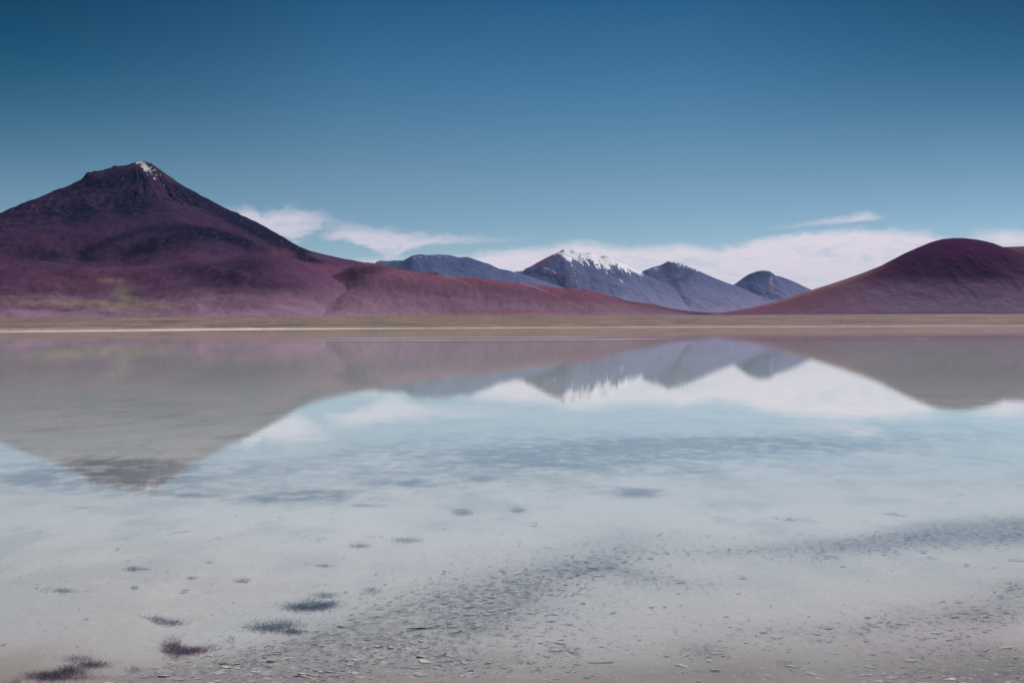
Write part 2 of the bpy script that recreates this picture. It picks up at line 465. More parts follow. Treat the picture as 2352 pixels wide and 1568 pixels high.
m_bar, nt, out = new_mat("pale_bar_surface")  # pale bluish bars lying just above the water
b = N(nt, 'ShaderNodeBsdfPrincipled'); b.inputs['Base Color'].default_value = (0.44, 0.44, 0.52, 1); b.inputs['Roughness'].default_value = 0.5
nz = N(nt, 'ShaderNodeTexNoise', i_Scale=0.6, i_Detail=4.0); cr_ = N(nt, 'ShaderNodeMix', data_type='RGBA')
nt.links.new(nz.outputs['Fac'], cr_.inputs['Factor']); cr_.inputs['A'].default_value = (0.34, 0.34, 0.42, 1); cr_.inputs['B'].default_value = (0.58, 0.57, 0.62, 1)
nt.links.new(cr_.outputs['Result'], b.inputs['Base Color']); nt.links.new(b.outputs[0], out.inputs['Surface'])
for (x0, x1, yc, hw, sd_, lab) in [(-29, 13, 150, 3.4, 3, "farther of the two thin pale bars breaking the mirror water"), (-26, 20, 124, 2.6, 5, "nearer and longer of the two thin pale bars in the water")]:
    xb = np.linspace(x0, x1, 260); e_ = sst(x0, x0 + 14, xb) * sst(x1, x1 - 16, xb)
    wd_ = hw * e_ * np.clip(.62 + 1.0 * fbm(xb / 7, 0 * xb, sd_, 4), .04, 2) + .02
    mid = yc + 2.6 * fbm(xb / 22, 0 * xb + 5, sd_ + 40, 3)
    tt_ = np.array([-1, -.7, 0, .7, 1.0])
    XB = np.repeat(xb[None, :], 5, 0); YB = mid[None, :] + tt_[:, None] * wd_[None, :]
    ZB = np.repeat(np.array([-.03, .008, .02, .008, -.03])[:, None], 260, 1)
    tag(grid_mesh("pale_bar", XB, YB, ZB, None, m_bar), lab, "salt bar", kind="structure")

# ------------------------------------------------------------------ mountains
def smooth_crest(pts, D, xs):
    cx, cz = at_depth(pts, D)
    return np.interp(xs, cx, cz)


def ridge_hill(name, pts, D, W, color_fn, mat, label, cat, base, seed, nx, ny, rough=0.05, gully=0.06, glam=400, pexp=1.5, crest_noise=0.0, extra=None, round_=0.10, stretch=4.0):
    """A hill of real depth: its crest line at distance D, flanks falling to the plain in front and behind."""
    Dv = np.broadcast_to(np.asarray(D, float), (len(pts),))
    cx, cz = at_depth(pts, Dv)
    xs = np.linspace(cx[0], cx[-1], nx)
    cr = np.interp(xs, cx, cz)
    Dx = np.interp(xs, cx, Dv); D = float(Dv[-1])
    if crest_noise:
        px = D / F
        cr = cr + crest_noise * px * fbm(xs / (26 * px), 0 * xs + seed, seed, 4) * np.clip((cr - base) / 100, 0, 1)
    # crest seen against the sky also wanders a little in depth
    H0 = np.maximum(cr - base, 1.0)
    kw = max(3, nx // 36); kk = np.hanning(2 * kw + 1); kk /= kk.sum()
    H = np.maximum(np.convolve(np.pad(H0, kw, mode='edge'), kk, 'valid'), 1.0)
    dH = H0 - H
    a = np.concatenate([-np.linspace(1, 0, ny) ** 1.0, np.linspace(0, 1, 26)[1:]])
    Wd = W(H) if not isinstance(W, tuple) else W[0](H) * np.interp(xs, cx, W[1])
    X = np.repeat(xs[None, :], len(a), 0)
    wob = 0.10 * Wd[None, :] * fbm(xs / (glam * 5), 0 * xs + 9, seed + 5, 3)[None, :]
    Y = Dx[None, :] + a[:, None] * Wd[None, :] + wob * (1 - np.abs(a[:, None]))
    t = np.abs(a)[:, None]
    ts_ = (np.sqrt(t * t + round_ * round_) - round_) / (math.sqrt(1 + round_ * round_) - round_)
    prof = (1 - ts_) ** pexp
    Z = base + H[None, :] * prof + dH[None, :] * np.exp(-(t / .07) ** 2)
    env = np.clip(4 * t * (1 - t), 0, 1) * H[None, :]
    g = ridged(X / glam, Y / (glam * stretch), seed + 1, 4) - 0.55
    Z = Z + env * (gully * g + rough * fbm(X / (glam * 1.7), Y / (glam * 1.7), seed + 2, 5))
    Z = Z + np.clip(t * 6, 0, 1) * np.clip(H[None, :] / 200, 0, 1) * 0.0045 * D / 6 * 0.1 * fbm(X / 40, Y / 40, seed + 3, 3)
    if extra is not None:
        Z = extra(X, Y, Z, t)
    Z = np.where(t > 0.999, base - 60, Z)
    u, v = uv_of(X, Y, Z)
    rel = (cr[None, :] - Z) / np.maximum(H[None, :], 1)
    vc = np.interp(X, cx, [p[1] for p in pts])
    C = np.clip(color_fn(X, Y, Z, u, v, rel, vc), 0.004, 0.92)
    o = grid_mesh(name, X, Y, Z, {'Col': C}, mat)
    return tag(o, label, cat, kind="structure")


m_rock = terrain_mat("volcanic_scree", 0.016, 6.0, 0.20, 0.045)
m_hill = terrain_mat("tussock_hillside", 0.03, 3.5, 0.22, 0.06)
m_far = terrain_mat("haze_tinted_far_rock", 0.008, 30.0, 0.25, 0.012)

# --- volcano
VD = 9000.0
VR = [(325, 369.5), (332.7, 370.5), (347, 375), (363.7, 386.6), (380.6, 400), (400, 414), (423, 429), (451, 444.4), (479, 457), (507.5, 473), (540, 489), (564, 500), (582.4, 507), (603, 518), (634, 536), (660, 553), (686, 566), (712, 576), (738, 583), (764, 589), (790, 595), (816, 601), (842, 606), (900, 620), (1000, 645), (1120, 676), (1260, 706), (1400, 735)]
VL = [(325, 369.5), (318.6, 370.3), (307, 374.8), (293, 382.4), (276, 386), (266, 385), (261, 389.5), (248, 392), (225.5, 396.5), (213, 396.0), (208, 397.5), (203.5, 405), (197, 410.6), (169, 427), (135, 446), (101.5, 464), (67.7, 482.5), (31, 502), (0, 515), (-60, 540), (-150, 575), (-260, 612), (-400, 655), (-560, 695), (-760, 735)]
rx, rz = at_depth(VR, VD); lx, lz = at_depth(VL, VD)
VX = rx[0]
rr_r = rx - VX; rr_l = VX - lx


def locate(fn, u, v):
    """First point of a surface seen at the measured spot."""
    r = ray(np.array([float(u)]), np.array([float(v)]))[0]
    ys_ = np.linspace(4600, 9100, 700)
    k = ys_ / r[1]
    hz = fn(r[0] * k, ys_)
    hit = np.nonzero(hz > HC + r[2] * k)[0]
    i = hit[0] if len(hit) else 699
    return r[0] * k[i], ys_[i]


def cone(x, y):
    dx = x - VX; dy = (y - VD) * 1.0
    r = np.sqrt(dx * dx + dy * dy) + 1e-6
    c = dx / r
    w = sst(-1, 1, c)
    hl = np.interp(r, rr_l, lz); hr = np.interp(r, rr_r, rz)
    # flanks towards and away from the lake are smoother than the left rim
    sm = np.interp(r, [0, 150, 400, 900, 1600, 2600, 3400, 4300], [rz[0] - 25, rz[0] - 95, rz[0] - 260, rz[0] - 560, rz[0] - 900, rz[0] - 1220, rz[0] - 1400, -30])
    fr_ = np.abs(dy) / r
    return lerp(lerp(hl, hr, w), 0.55 * sm + 0.45 * lerp(hl, hr, w), sst(0.15, 0.9, fr_))


LOBES = [(425, 545, 620, 620, 95), (300, 575, 520, 600, 55), (520, 560, 430, 520, 60), (575, 615, 420, 460, 85), (425, 625, 420, 430, 60),
         (90, 590, 620, 560, 70), (60, 668, 900, 330, 42), (160, 668, 420, 300, 32), (690, 640, 400, 420, 40), (240, 640, 300, 360, -25), (650, 575, 260, 420, 25)]
LOBE_XY = [locate(cone, a, b_) for (a, b_, *_r) in LOBES]


APRONS = [(655, 5850, 265, 490, 640), (470, 6100, 120, 420, 600)]   # low spurs reaching the plain


def volcano_h(x, y):
    z = cone(x, y)
    for (lx_, ly_), (_a, _b, ra, rb, hh) in zip(LOBE_XY, LOBES):
        z = z + 2.3 * hh * sst(700, 1600, VD - y) * np.exp(-((x - lx_) / ra) ** 2 - ((y - ly_) / rb) ** 2)
    for (au, ay, ah, arx, ary) in APRONS:
        z = z + ah * np.exp(-((x - (au - 1176) * ay / F) / arx) ** 2 - ((y - ay) / ary) ** 2)
    dx = x - VX; dy = y - VD
    r = np.sqrt(dx * dx + dy * dy) + 1e-6
    th = np.arctan2(dx, -dy)
    up = sst(2400, 900, r) * sst(30, 500, r)
    side = sst(0.0, 0.35, np.abs(dy) / r)
    z = z + up * side * 55 * (ridged(th * 3.1 + .8 * fbm(x / 500, y / 500, 303, 3), r / 1100, 301, 4) - 0.55)
    z = z + up * side * 10 * (ridged(th * 11 + 1.5 * fbm(x / 300, y / 300, 313, 3), r / 600, 311, 3) - 0.5) + sst(20, 300, r) * side * 36 * fbm(x / 380, y / 380, 321, 5)
    z = z + sst(1200, 2400, r) * side * 16 * (ridged(x / 900, y / 1500, 331, 4) - .5)
    # rocky ribs and cliffs high up
    z = z + up * 14 * fbm(x / 60, y / 60, 341, 4) * np.clip(side + .15, 0, 1)
    return z


nxv = 1300
vx = np.linspace(lx[-1], rx[-1], nxv)
vy = np.concatenate([np.linspace(4500, VD + 100, 420), np.linspace(VD + 150, VD + 4300, 60)])
VXg, VYg = np.meshgrid(vx, vy)
VZg = volcano_h(VXg, VYg)


def volcano_color():
    X, Y, Z = VXg, VYg, VZg
    u, v = uv_of(X, Y, Z)
    n = fbm(X / 420, Y / 420, 401, 5); nf = fbm(X / 55, Y / 110, 411, 4, .65); ng = fbm(X / 22, Y / 45, 421, 3, .7)
    wv = v + 14 * n
    keys = [360, 430, 520, 585, 635, 680, 725]
    cols = np.array([(.046, .028, .058), (.046, .027, .062), (.057, .032, .073), (.076, .040, .084), (.112, .052, .103), (.158, .086, .148), (.250, .155, .220)])
    C = np.stack([np.interp(wv, keys, cols[:, i]) for i in range(3)], -1)
    red = np.clip(band(u, v, [(0, 605), (60, 560), (110, 540)], 18) * .4 + band(u, v, [(420, 505), (520, 532), (611, 562), (700, 595), (780, 625)], 9) * .8 + band(u, v, [(80, 650), (200, 628), (300, 600), (330, 585)], 12) * .5
                  + ell(u, v, 470, 594, 70, 9) * .9 + ell(u, v, 300, 650, 90, 14) * .8 + ell(u, v, 30, 655, 120, 12) * .7 + ell(u, v, 360, 612, 70, 12) * .5 + band(u, v, [(600, 572), (700, 600), (790, 640)], 10) * .7, 0, 1)
    C = mixc(C, (.150, .055, .092), red * sst(-.5, .3, n + nf * .5) * .6)
    rock = np.clip(ell(u, v, 262, 414, 62, 15, -.2) * 1.3 + band(u, v, [(296, 398), (320, 402), (336, 418)], 7) + band(u, v, [(405, 434), (440, 452), (520, 487), (640, 550), (700, 580)], 15) * 1.0 + band(u, v, [(470, 470), (560, 520), (640, 566)], 10) * .5  # dark rock, plus crater wall shade painted in below the left rim
                   + ell(u, v, 296, 462, 36, 34) * .9 + ell(u, v, 330, 465, 40, 22) * .5 + ell(u, v, 186, 492, 40, 20, -.3) * .9 + ell(u, v, 150, 470, 60, 20, -.5) * .4
                   + band(u, v, [(180, 586), (268, 546), (338, 526), (423, 522), (479, 530), (536, 547), (611, 574)], 11) * .62
                   + band(u, v, [(282, 592), (340, 560), (395, 546), (493, 540), (564, 558)], 16) * .6 + ell(u, v, 423, 617, 62, 20) * .5 + ell(u, v, 569, 610, 62, 22) * .6
                   + ell(u, v, 104, 588, 60, 20) * .6 + ell(u, v, 712, 596, 34, 6, .2) * 1.1 + ell(u, v, 190, 604, 60, 12, -.4) * .5 + ell(u, v, 520, 640, 90, 18) * .45 + ell(u, v, 620, 660, 90, 16) * .35
                   + ell(u, v, 250, 480, 90, 30) * .3, 0, 1.2)
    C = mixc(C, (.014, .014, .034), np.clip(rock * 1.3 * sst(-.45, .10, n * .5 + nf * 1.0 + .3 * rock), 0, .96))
    C = mixc(C, (.17, .14, .20), rock * sst(.25, .45, ng) * .38)
    ol = np.clip(ell(u, v, 282, 668, 24, 16, .6) + ell(u, v, 252, 644, 26, 5) * .8 + ell(u, v, 310, 692, 50, 9, .3) + ell(u, v, 130, 694, 220, 5) + ell(u, v, 40, 682, 120, 3.5) * .8 + ell(u, v, 240, 703, 180, 7) + ell(u, v, 420, 712, 150, 5) * .5, 0, 1)
    C = mixc(C, (.215, .165, .140), ol * sst(-.6, .1, nf + .2) * .85)
    pu = np.clip(ell(u, v, 110, 666, 150, 11) * .8 + ell(u, v, 50, 706, 110, 6) * .9, 0, 1)
    C = mixc(C, (.125, .060, .105), pu * .75)
    C = mixc(C, (.05, .025, .05), ell(u, v, 147, 713, 16, 2.2) * .9)
    foot = sst(650, 715, v) * sst(300, 480, u)
    C = mixc(C, (.260, .155, .225), foot * .8)
    C = C * (1 + .20 * nf + .10 * ng)[..., None]
    # snow lying high on the sunny shoulder
    zn = np.clip(ell(u, v, 329, 381, 22, 9, .5) * 1.15 + ell(u, v, 322, 373.5, 10, 3) * .9 + ell(u, v, 358, 404, 40, 13, .72) * .85 + ell(u, v, 230, 397.5, 9, 1.6) * .9 + ell(u, v, 280, 387, 10, 3) * .6 + ell(u, v, 315, 403, 4, 5) * .7, 0, 1.5)
    sw = fbm((u * .85 + v * .55) / 9, (v * .85 - u * .55) / 2.4, 437, 4, .7)
    sn = sst(.60, .72, zn * .50 + 1.05 * sw + .10 * nf)
    C = mixc(C, (.80, .76, .82), sn * (zn > .1) * .9)
    return np.clip(C, .006, .9)


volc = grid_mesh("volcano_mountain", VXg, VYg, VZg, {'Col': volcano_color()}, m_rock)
tag(volc, "tall dark purple volcano cone with thin snow at its tip", "mountain", kind="structure")

# --- red foothill in front of the volcano's right flank
FH = [(420, 716), (520, 703), (600, 690), (670, 675), (720, 655), (750, 640), (780, 628), (811, 614), (830, 607), (847.6, 604.5), (856, 606), (863, 606.6), (876, 608), (894, 614), (923, 620.6), (959, 626), (990.6, 628), (1011, 633), (1037, 637), (1076, 638), (1121, 642), (1160, 648), (1196, 650.5), (1225, 654), (1264, 659), (1303, 663), (1342, 664), (1368, 670), (1407, 682), (1446, 692), (1482, 696), (1503, 699), (1537, 708), (1576, 713), (1640, 721), (1700, 728)]


def foothill_extra(X, Y, Z, t):
    px = 6350 / F
    for (uu, dep, wx, hh) in [(1095, .35, 170, 18), (1290, .3, 200, 16), (960, .45, 260, 20), (830, .3, 200, 22), (1180, .6, 220, 10)]:
        xc = (uu - 1176) * px
        Z = Z + hh * np.exp(-((X - xc - 0.35 * (6350 - Y)) / wx) ** 2) * np.clip(4 * t * (1 - t), 0, 1)
    return Z


def foothill_col(X, Y, Z, u, v, rel, vc):
    n = fbm(X / 260, Y / 300, 501, 5); nf = fbm(X / 40, Y / 70, 511, 4, .65)
    w = np.clip((v - vc) / np.maximum(728 - vc, 8), 0, 1) + .12 * n
    keys = [0, .12, .4, .7, 1.0]
    cols = np.array([(.190, .072, .110), (.172, .076, .122), (.155, .086, .148), (.200, .118, .182), (.255, .160, .215)])
    low = sst(900, 780, u - .45 * (v - 640))
    C = np.stack([np.interp(w, keys, cols[:, i]) for i in range(3)], -1)
    C = C * (1 - low[..., None]) + low[..., None] * np.stack([np.interp(v + 8 * n, [620, 660, 690, 725], c3) for c3 in ([.105, .150, .205, .270], [.052, .078, .120, .170], [.100, .138, .185, .235])], -1)
    dk = np.clip(ell(u, v, 858, 617, 34, 9) * 1.2 + ell(u, v, 842, 625, 18, 5) * .8 + ell(u, v, 960, 619, 60, 5, .1) * .9 + ell(u, v, 990, 628, 7, 3) + ell(u, v, 820, 640, 40, 22) * .5 + ell(u, v, 930, 655, 90, 18) * .3
                 + ell(u, v, 1140, 662, 50, 9, .2) * .4 + ell(u, v, 1530, 706, 70, 5.5, .12) * 1.1 + ell(u, v, 1440, 691, 30, 2.5, .3) * .8 + ell(u, v, 1620, 719, 40, 4) * .9 + ell(u, v, 1303, 664, 6, 2) + ell(u, v, 1342, 666, 6, 2), 0, 1)
    C = mixc(C, (.050, .036, .058), dk * sst(-.5, .2, n * .4 + nf + .3 * dk) * .85)
    lt = np.clip(band(u, v, [(1196, 652), (1225, 658), (1264, 673), (1303, 692), (1350, 711)], 1.6) * .8 + band(u, v, [(1020, 636), (1060, 645), (1089, 658), (1106, 684)], 2.2) * .5 + band(u, v, [(780, 640), (800, 668), (830, 690), (870, 705)], 6) * .4, 0, 1)
    C = mixc(C, (.27, .165, .175), lt)
    C = mixc(C, (.205, .145, .135), (ell(u, v, 1400, 706, 120, 9) + ell(u, v, 1010, 722, 200, 6) * .6) * .6)
    C = mixc(C, (.19, .07, .105), (ell(u, v, 1300, 685, 90, 9) + ell(u, v, 1200, 715, 160, 5) + ell(u, v, 1480, 706, 60, 4)) * .5)
    return C * (1 + .22 * nf + .10 * n)[..., None]


ridge_hill("red_hill", FH, 6350.0, lambda H: 2.9 * H + 260, foothill_col, m_hill,
           "low red foothill with a dark knoll below the volcano", "hill", 40.0, 550, 1100, 240, rough=.07, gully=.07, glam=230, pexp=1.45, crest_noise=.7, extra=foothill_extra, round_=.16, stretch=3.0)

# --- maroon hill on the right, and the one behind it
RH = [(1560, 733), (1599, 728), (1640, 721), (1679, 714), (1727, 706), (1791, 690), (1862, 666.6), (1919, 648.4), (1983, 626), (2031, 606.8), (2079, 581), (2111, 567.4), (2143, 554.6), (2162.6, 549.4), (2182, 547.8), (2198, 548), (2214, 550), (2233, 554.6), (2258.6, 562), (2281, 569), (2300, 574), (2319, 580), (2352, 594), (2450, 640), (2550, 685), (2660, 722), (2720, 735)]


def right_col(X, Y, Z, u, v, rel, vc):
    n = fbm(X / 240, Y / 300, 601, 5); nf = fbm(X / 34, Y / 60, 611, 4, .65); st = fbm(X / 190, Z / 13, 621, 4)
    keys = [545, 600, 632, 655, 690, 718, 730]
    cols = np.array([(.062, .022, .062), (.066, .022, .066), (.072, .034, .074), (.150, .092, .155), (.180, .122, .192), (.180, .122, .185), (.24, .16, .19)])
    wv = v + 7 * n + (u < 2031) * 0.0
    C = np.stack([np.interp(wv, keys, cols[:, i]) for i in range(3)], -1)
    ins = sst(4, 40, v - vc)
    C = mixc(C, (.175, .072, .115), sst(2080, 1850, u) * (1 - .6 * ins) * .8)
    C = mixc(C, (.24, .15, .125), sst(4, .5, v - vc) * sst(2060, 1960, u) * sst(1640, 1780, u) * .6)
    scr = np.clip(ell(u, v, 2180, 636, 130, 16, -.05) + ell(u, v, 2250, 610, 130, 20) * .8 + ell(u, v, 2120, 590, 80, 20) * .4 + ell(u, v, 2320, 600, 60, 26) * .5 + ell(u, v, 2060, 620, 60, 16) * .5, 0, 1)
    C = mixc(C, (.036, .030, .054), scr * sst(-.25, .3, st + nf * .4) * .75)
    C = mixc(C, (.125, .070, .125), ell(u, v, 2200, 719, 320, 3.5) * .8)
    return C * (1 + .22 * nf + .22 * st * sst(700, 640, v))[..., None]


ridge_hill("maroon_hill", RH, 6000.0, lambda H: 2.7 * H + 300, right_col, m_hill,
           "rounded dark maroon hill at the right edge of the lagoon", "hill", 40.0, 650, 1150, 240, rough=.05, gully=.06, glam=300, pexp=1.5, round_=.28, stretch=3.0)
RB = [(2080, 690), (2160, 620), (2230, 580), (2287, 568.6), (2319, 567.8), (2352, 566), (2450, 560), (2600, 570), (2800, 620), (3000, 690), (3060, 720)]
ridge_hill("far_hill", RB, 9500.0, lambda H: 2.6 * H + 300, lambda X, Y, Z, u, v, rel, vc: mixc(np.zeros(X.shape + (3,)) + np.array((.110, .060, .085)), (.07, .045, .075), sst(-.2, .4, fbm(X / 260, Y / 300, 641, 5))), m_hill,
           "flat brown ridge peeking out behind the maroon hill", "hill", 80.0, 660, 420, 120, round_=.3)


# --- the far range
def far_col(seed, snow=None, top=(.104, .134, .268), low=(.200, .190, .315), dark=(.040, .068, .130), feats=None):  # distance haze is painted into these blue rock tones
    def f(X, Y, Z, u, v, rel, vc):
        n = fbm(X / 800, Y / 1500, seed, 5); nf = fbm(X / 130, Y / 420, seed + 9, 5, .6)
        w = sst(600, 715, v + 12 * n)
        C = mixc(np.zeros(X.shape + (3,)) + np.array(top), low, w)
        C = mixc(C, dark, sst(-.05, .40, n + .6 * nf) * (1 - w) * .8)  # rock bands with ridge shade painted in; lavender lights follow
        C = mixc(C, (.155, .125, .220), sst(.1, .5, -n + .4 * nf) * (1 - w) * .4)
        if feats: C = feats(C, u, v, n, nf)
        C = C * (1 + .28 * nf + .24 * n)[..., None]
        if snow: C = snow(C, u, v, vc, X)
        return C
    return f


def snow_main(C, u, v, vc, X):
    u0 = u; u = u - 0.55 * np.clip(v - vc, 0, 40)
    dep = np.interp(u, [1262, 1278, 1290, 1300, 1312, 1330, 1350, 1375, 1395, 1410, 1430, 1470, 1480], [0, 3, 22, 26, 17, 20, 18, 24, 22, 20, 15, 5, 0])
    dep = dep * (1 + 1.5 * fbm(u / 13, v / 30, 701, 4, .6)) * (1 + .6 * fbm(u / 5, v / 9, 703, 3))
    bare = ell(u, v, 1316, 577, 7, 6) + ell(u, v, 1338, 580, 5, 3) + ell(u, v, 1355, 581, 7, 2.5) + ell(u, v, 1386, 589, 9, 3) + ell(u, v, 1290, 575, 8, 2.6, -.7) + ell(u, v, 1420, 597, 14, 3, .5)
    s = sst(2.5, -2.5, (v - vc) - dep) * (dep > .5) - .9 * bare
    s = s + sst(.22, .4, fbm(u / 6, v / 7, 711, 3)) * sst(16, 0, (v - vc) - dep) * sst(4, 12, dep) * .6
    u = u0
    s = s + band(u, v, [(1309, 594), (1315, 612), (1322, 636)], 40) * np.exp(-((u - (1309 + (v - 594) * .31)) / 1.3) ** 2) * .16
    s = s + ell(u, v, 1254, 616, 7, 1.4, .3) * .6 + ell(u, v, 1273, 624, 6, 1.5, .6) * .9 + ell(u, v, 1427, 645, 5, 1.6, .7) * .6
    return mixc(C, (.85, .84, .90), np.clip(s, 0, 1))


def snow_small(C, u, v, vc, X):
    s = sst(2, -2, (v - vc) - np.interp(u, [1550, 1558, 1575, 1598, 1612], [0, 9, 9, 5, 0]) * (1 + fbm(u / 6, v / 18, 721, 3))) * (u > 1552) * (u < 1612) * .75
    s = s + ell(u, v, 1504, 617, 9, 1.3, -.2) * .7 + ell(u, v, 1508, 621, 6, 1, -.1) * .5
    return mixc(C, (.80, .80, .87), np.clip(s * sst(-.3, .15, fbm(u / 5, v / 5, 731, 3)), 0, 1))


def snow_specks(C, u, v, vc, X):
    s = (ell(u, v, 1000, 588, 60, 4) + ell(u, v, 955, 594, 10, 3) + ell(u, v, 1070, 591, 12, 3)) * sst(.25, .42, fbm(u / 5, v / 4, 741, 3))
    return mixc(C, (.75, .74, .82), np.clip(s, 0, .8))


def feats_main(C, u, v, n, nf):
    C = mixc(C, (.05, .055, .085), np.clip(band(u, v, [(1204, 624), (1240, 628), (1275, 638), (1292, 654)], 6) + ell(u, v, 1365, 645, 22, 12, .5) * .6 + ell(u, v, 1420, 632, 22, 10, .7) * .7, 0, 1) * sst(-.5, .2, nf) * .8)
    return mixc(C, (.24, .125, .155), np.clip(band(u, v, [(1224, 612), (1265, 592), (1285, 582)], 8) * .6 + band(u, v, [(1265, 624), (1290, 645), (1310, 660)], 3) * .6, 0, 1))


def feats_dome(C, u, v, n, nf):
    C = mixc(C, (.050, .070, .095), np.clip(ell(u, v, 1750, 630, 34, 8) + ell(u, v, 1722, 632, 16, 6, -.6), 0, 1) * .85)
    return mixc(C, (.34, .26, .34), np.exp(-((u - 1771 - (v - 640) * .18 - 2 * np.sin(v / 4)) / 2.6) ** 2) * sst(632, 640, v) * sst(668, 652, v) * .8)


def feats_third(C, u, v, n, nf):
    return mixc(C, (.045, .062, .085), np.clip(ell(u, v, 1560, 640, 34, 20, -.5) + ell(u, v, 1545, 612, 20, 8) * .6, 0, 1) * sst(-.4, .2, nf) * .8)


M1 = [(700, 700), (780, 650), (840, 618), (863, 605.6), (868.4, 601), (876, 599), (892, 600.5), (907, 599), (928, 598.5), (938.6, 593), (949, 587.3), (964.6, 584.5), (985, 586), (1011, 584.7), (1035, 586.3), (1053, 590.7), (1074, 590), (1089, 595), (1110, 602.4), (1121, 605), (1146, 617), (1168, 621), (1200, 630), (1300, 662), (1400, 695), (1480, 720)]
M2 = [(1080, 690), (1130, 650), (1168, 630), (1186, 623.5), (1194, 623.2), (1202, 621.5), (1208, 615.4), (1220, 610.7), (1238, 601), (1253.6, 592), (1269, 584), (1285, 576.4), (1295, 571.5), (1303, 573.8), (1311, 573.8), (1321, 578), (1331, 579.5), (1342, 581.6), (1352, 578.5), (1363, 584), (1378, 589), (1390, 586.8), (1404, 589.4), (1417, 596), (1433, 606.3), (1451, 615.4), (1474, 627), (1520, 648), (1580, 676), (1650, 702), (1720, 722)]
M3 = [(1340, 720), (1400, 680), (1440, 648), (1462, 633), (1474, 625.5), (1480, 620.6), (1498, 614), (1521, 607.6), (1535.7, 599.6), (1547, 602), (1563, 603), (1581, 609), (1594, 615.4), (1615, 625.8), (1641, 637.5), (1667, 648), (1688, 655), (1740, 677), (1800, 696), (1880, 716), (1940, 726)]
M4 = [(1560, 718), (1620, 690), (1660, 668), (1686, 653), (1708, 637), (1721, 629), (1740, 622.8), (1753, 621), (1766, 622.8), (1773, 627), (1778.6, 632.4), (1791, 634), (1817, 643.6), (1836, 653), (1862, 664.8), (1920, 684), (2000, 704), (2100, 722)]
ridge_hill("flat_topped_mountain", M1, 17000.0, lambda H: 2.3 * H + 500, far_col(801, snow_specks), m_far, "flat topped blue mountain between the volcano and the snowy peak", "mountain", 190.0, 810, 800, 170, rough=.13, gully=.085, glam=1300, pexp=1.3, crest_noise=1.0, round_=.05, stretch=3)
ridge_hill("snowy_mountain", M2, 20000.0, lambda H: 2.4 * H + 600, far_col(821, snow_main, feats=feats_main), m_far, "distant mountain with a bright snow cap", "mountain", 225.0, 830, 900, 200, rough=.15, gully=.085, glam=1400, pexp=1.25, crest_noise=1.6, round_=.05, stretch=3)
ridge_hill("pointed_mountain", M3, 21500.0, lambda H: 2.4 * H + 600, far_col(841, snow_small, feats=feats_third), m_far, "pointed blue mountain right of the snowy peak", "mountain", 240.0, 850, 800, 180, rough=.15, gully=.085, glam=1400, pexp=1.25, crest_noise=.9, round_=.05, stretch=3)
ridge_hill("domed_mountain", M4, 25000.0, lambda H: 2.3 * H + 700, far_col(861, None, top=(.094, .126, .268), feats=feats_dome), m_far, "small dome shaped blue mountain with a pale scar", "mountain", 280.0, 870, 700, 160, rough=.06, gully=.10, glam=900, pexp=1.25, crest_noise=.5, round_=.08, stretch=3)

# ------------------------------------------------------------------ debris: thin mud flakes
def simple_mat(name, col, var=0.3, scale=60.0, rough=0.9, spec=0.15):
    m, nt, out = new_mat(name)
    L = nt.links.new
    b = N(nt, 'ShaderNodeBsdfPrincipled'); b.inputs['Roughness'].default_value = rough; b.inputs['Specular IOR Level'].default_value = spec
    tc = N(nt, 'ShaderNodeTexCoord'); g = N(nt, 'ShaderNodeNewGeometry')
    n1 = N(nt, 'ShaderNodeTexNoise', i_Scale=scale, i_Detail=5.0, i_Roughness=0.65); L(tc.outputs['Object'], n1.inputs['Vector'])
    oi = N(nt, 'ShaderNodeObjectInfo')
    k = mth(nt, 'MULTIPLY_ADD', n1.outputs['Fac'], 2 * var, 1 - var)
    k = mth(nt, 'MULTIPLY', k, mth(nt, 'MULTIPLY_ADD', oi.outputs['Random'], 0.5, 0.75))
    vm = N(nt, 'ShaderNodeVectorMath', operation='SCALE'); vm.inputs[0].default_value = col; L(k, vm.inputs['Scale'])
    L(vm.outputs[0], b.inputs['Base Color'])
    bp = N(nt, 'ShaderNodeBump', i_Strength=0.6, i_Distance=0.003); L(n1.outputs['Fac'], bp.inputs['Height']); L(bp.outputs[0], b.inputs['Normal'])
    L(b.outputs[0], out.inputs['Surface'])
    return m


m_ftop = simple_mat("dried_silt_skin", (0.46, 0.43, 0.41))
m_fside = simple_mat("mat_underside_edge_shade", (0.060, 0.052, 0.056))  # dark mat colour with the shade of edges and gaps painted in


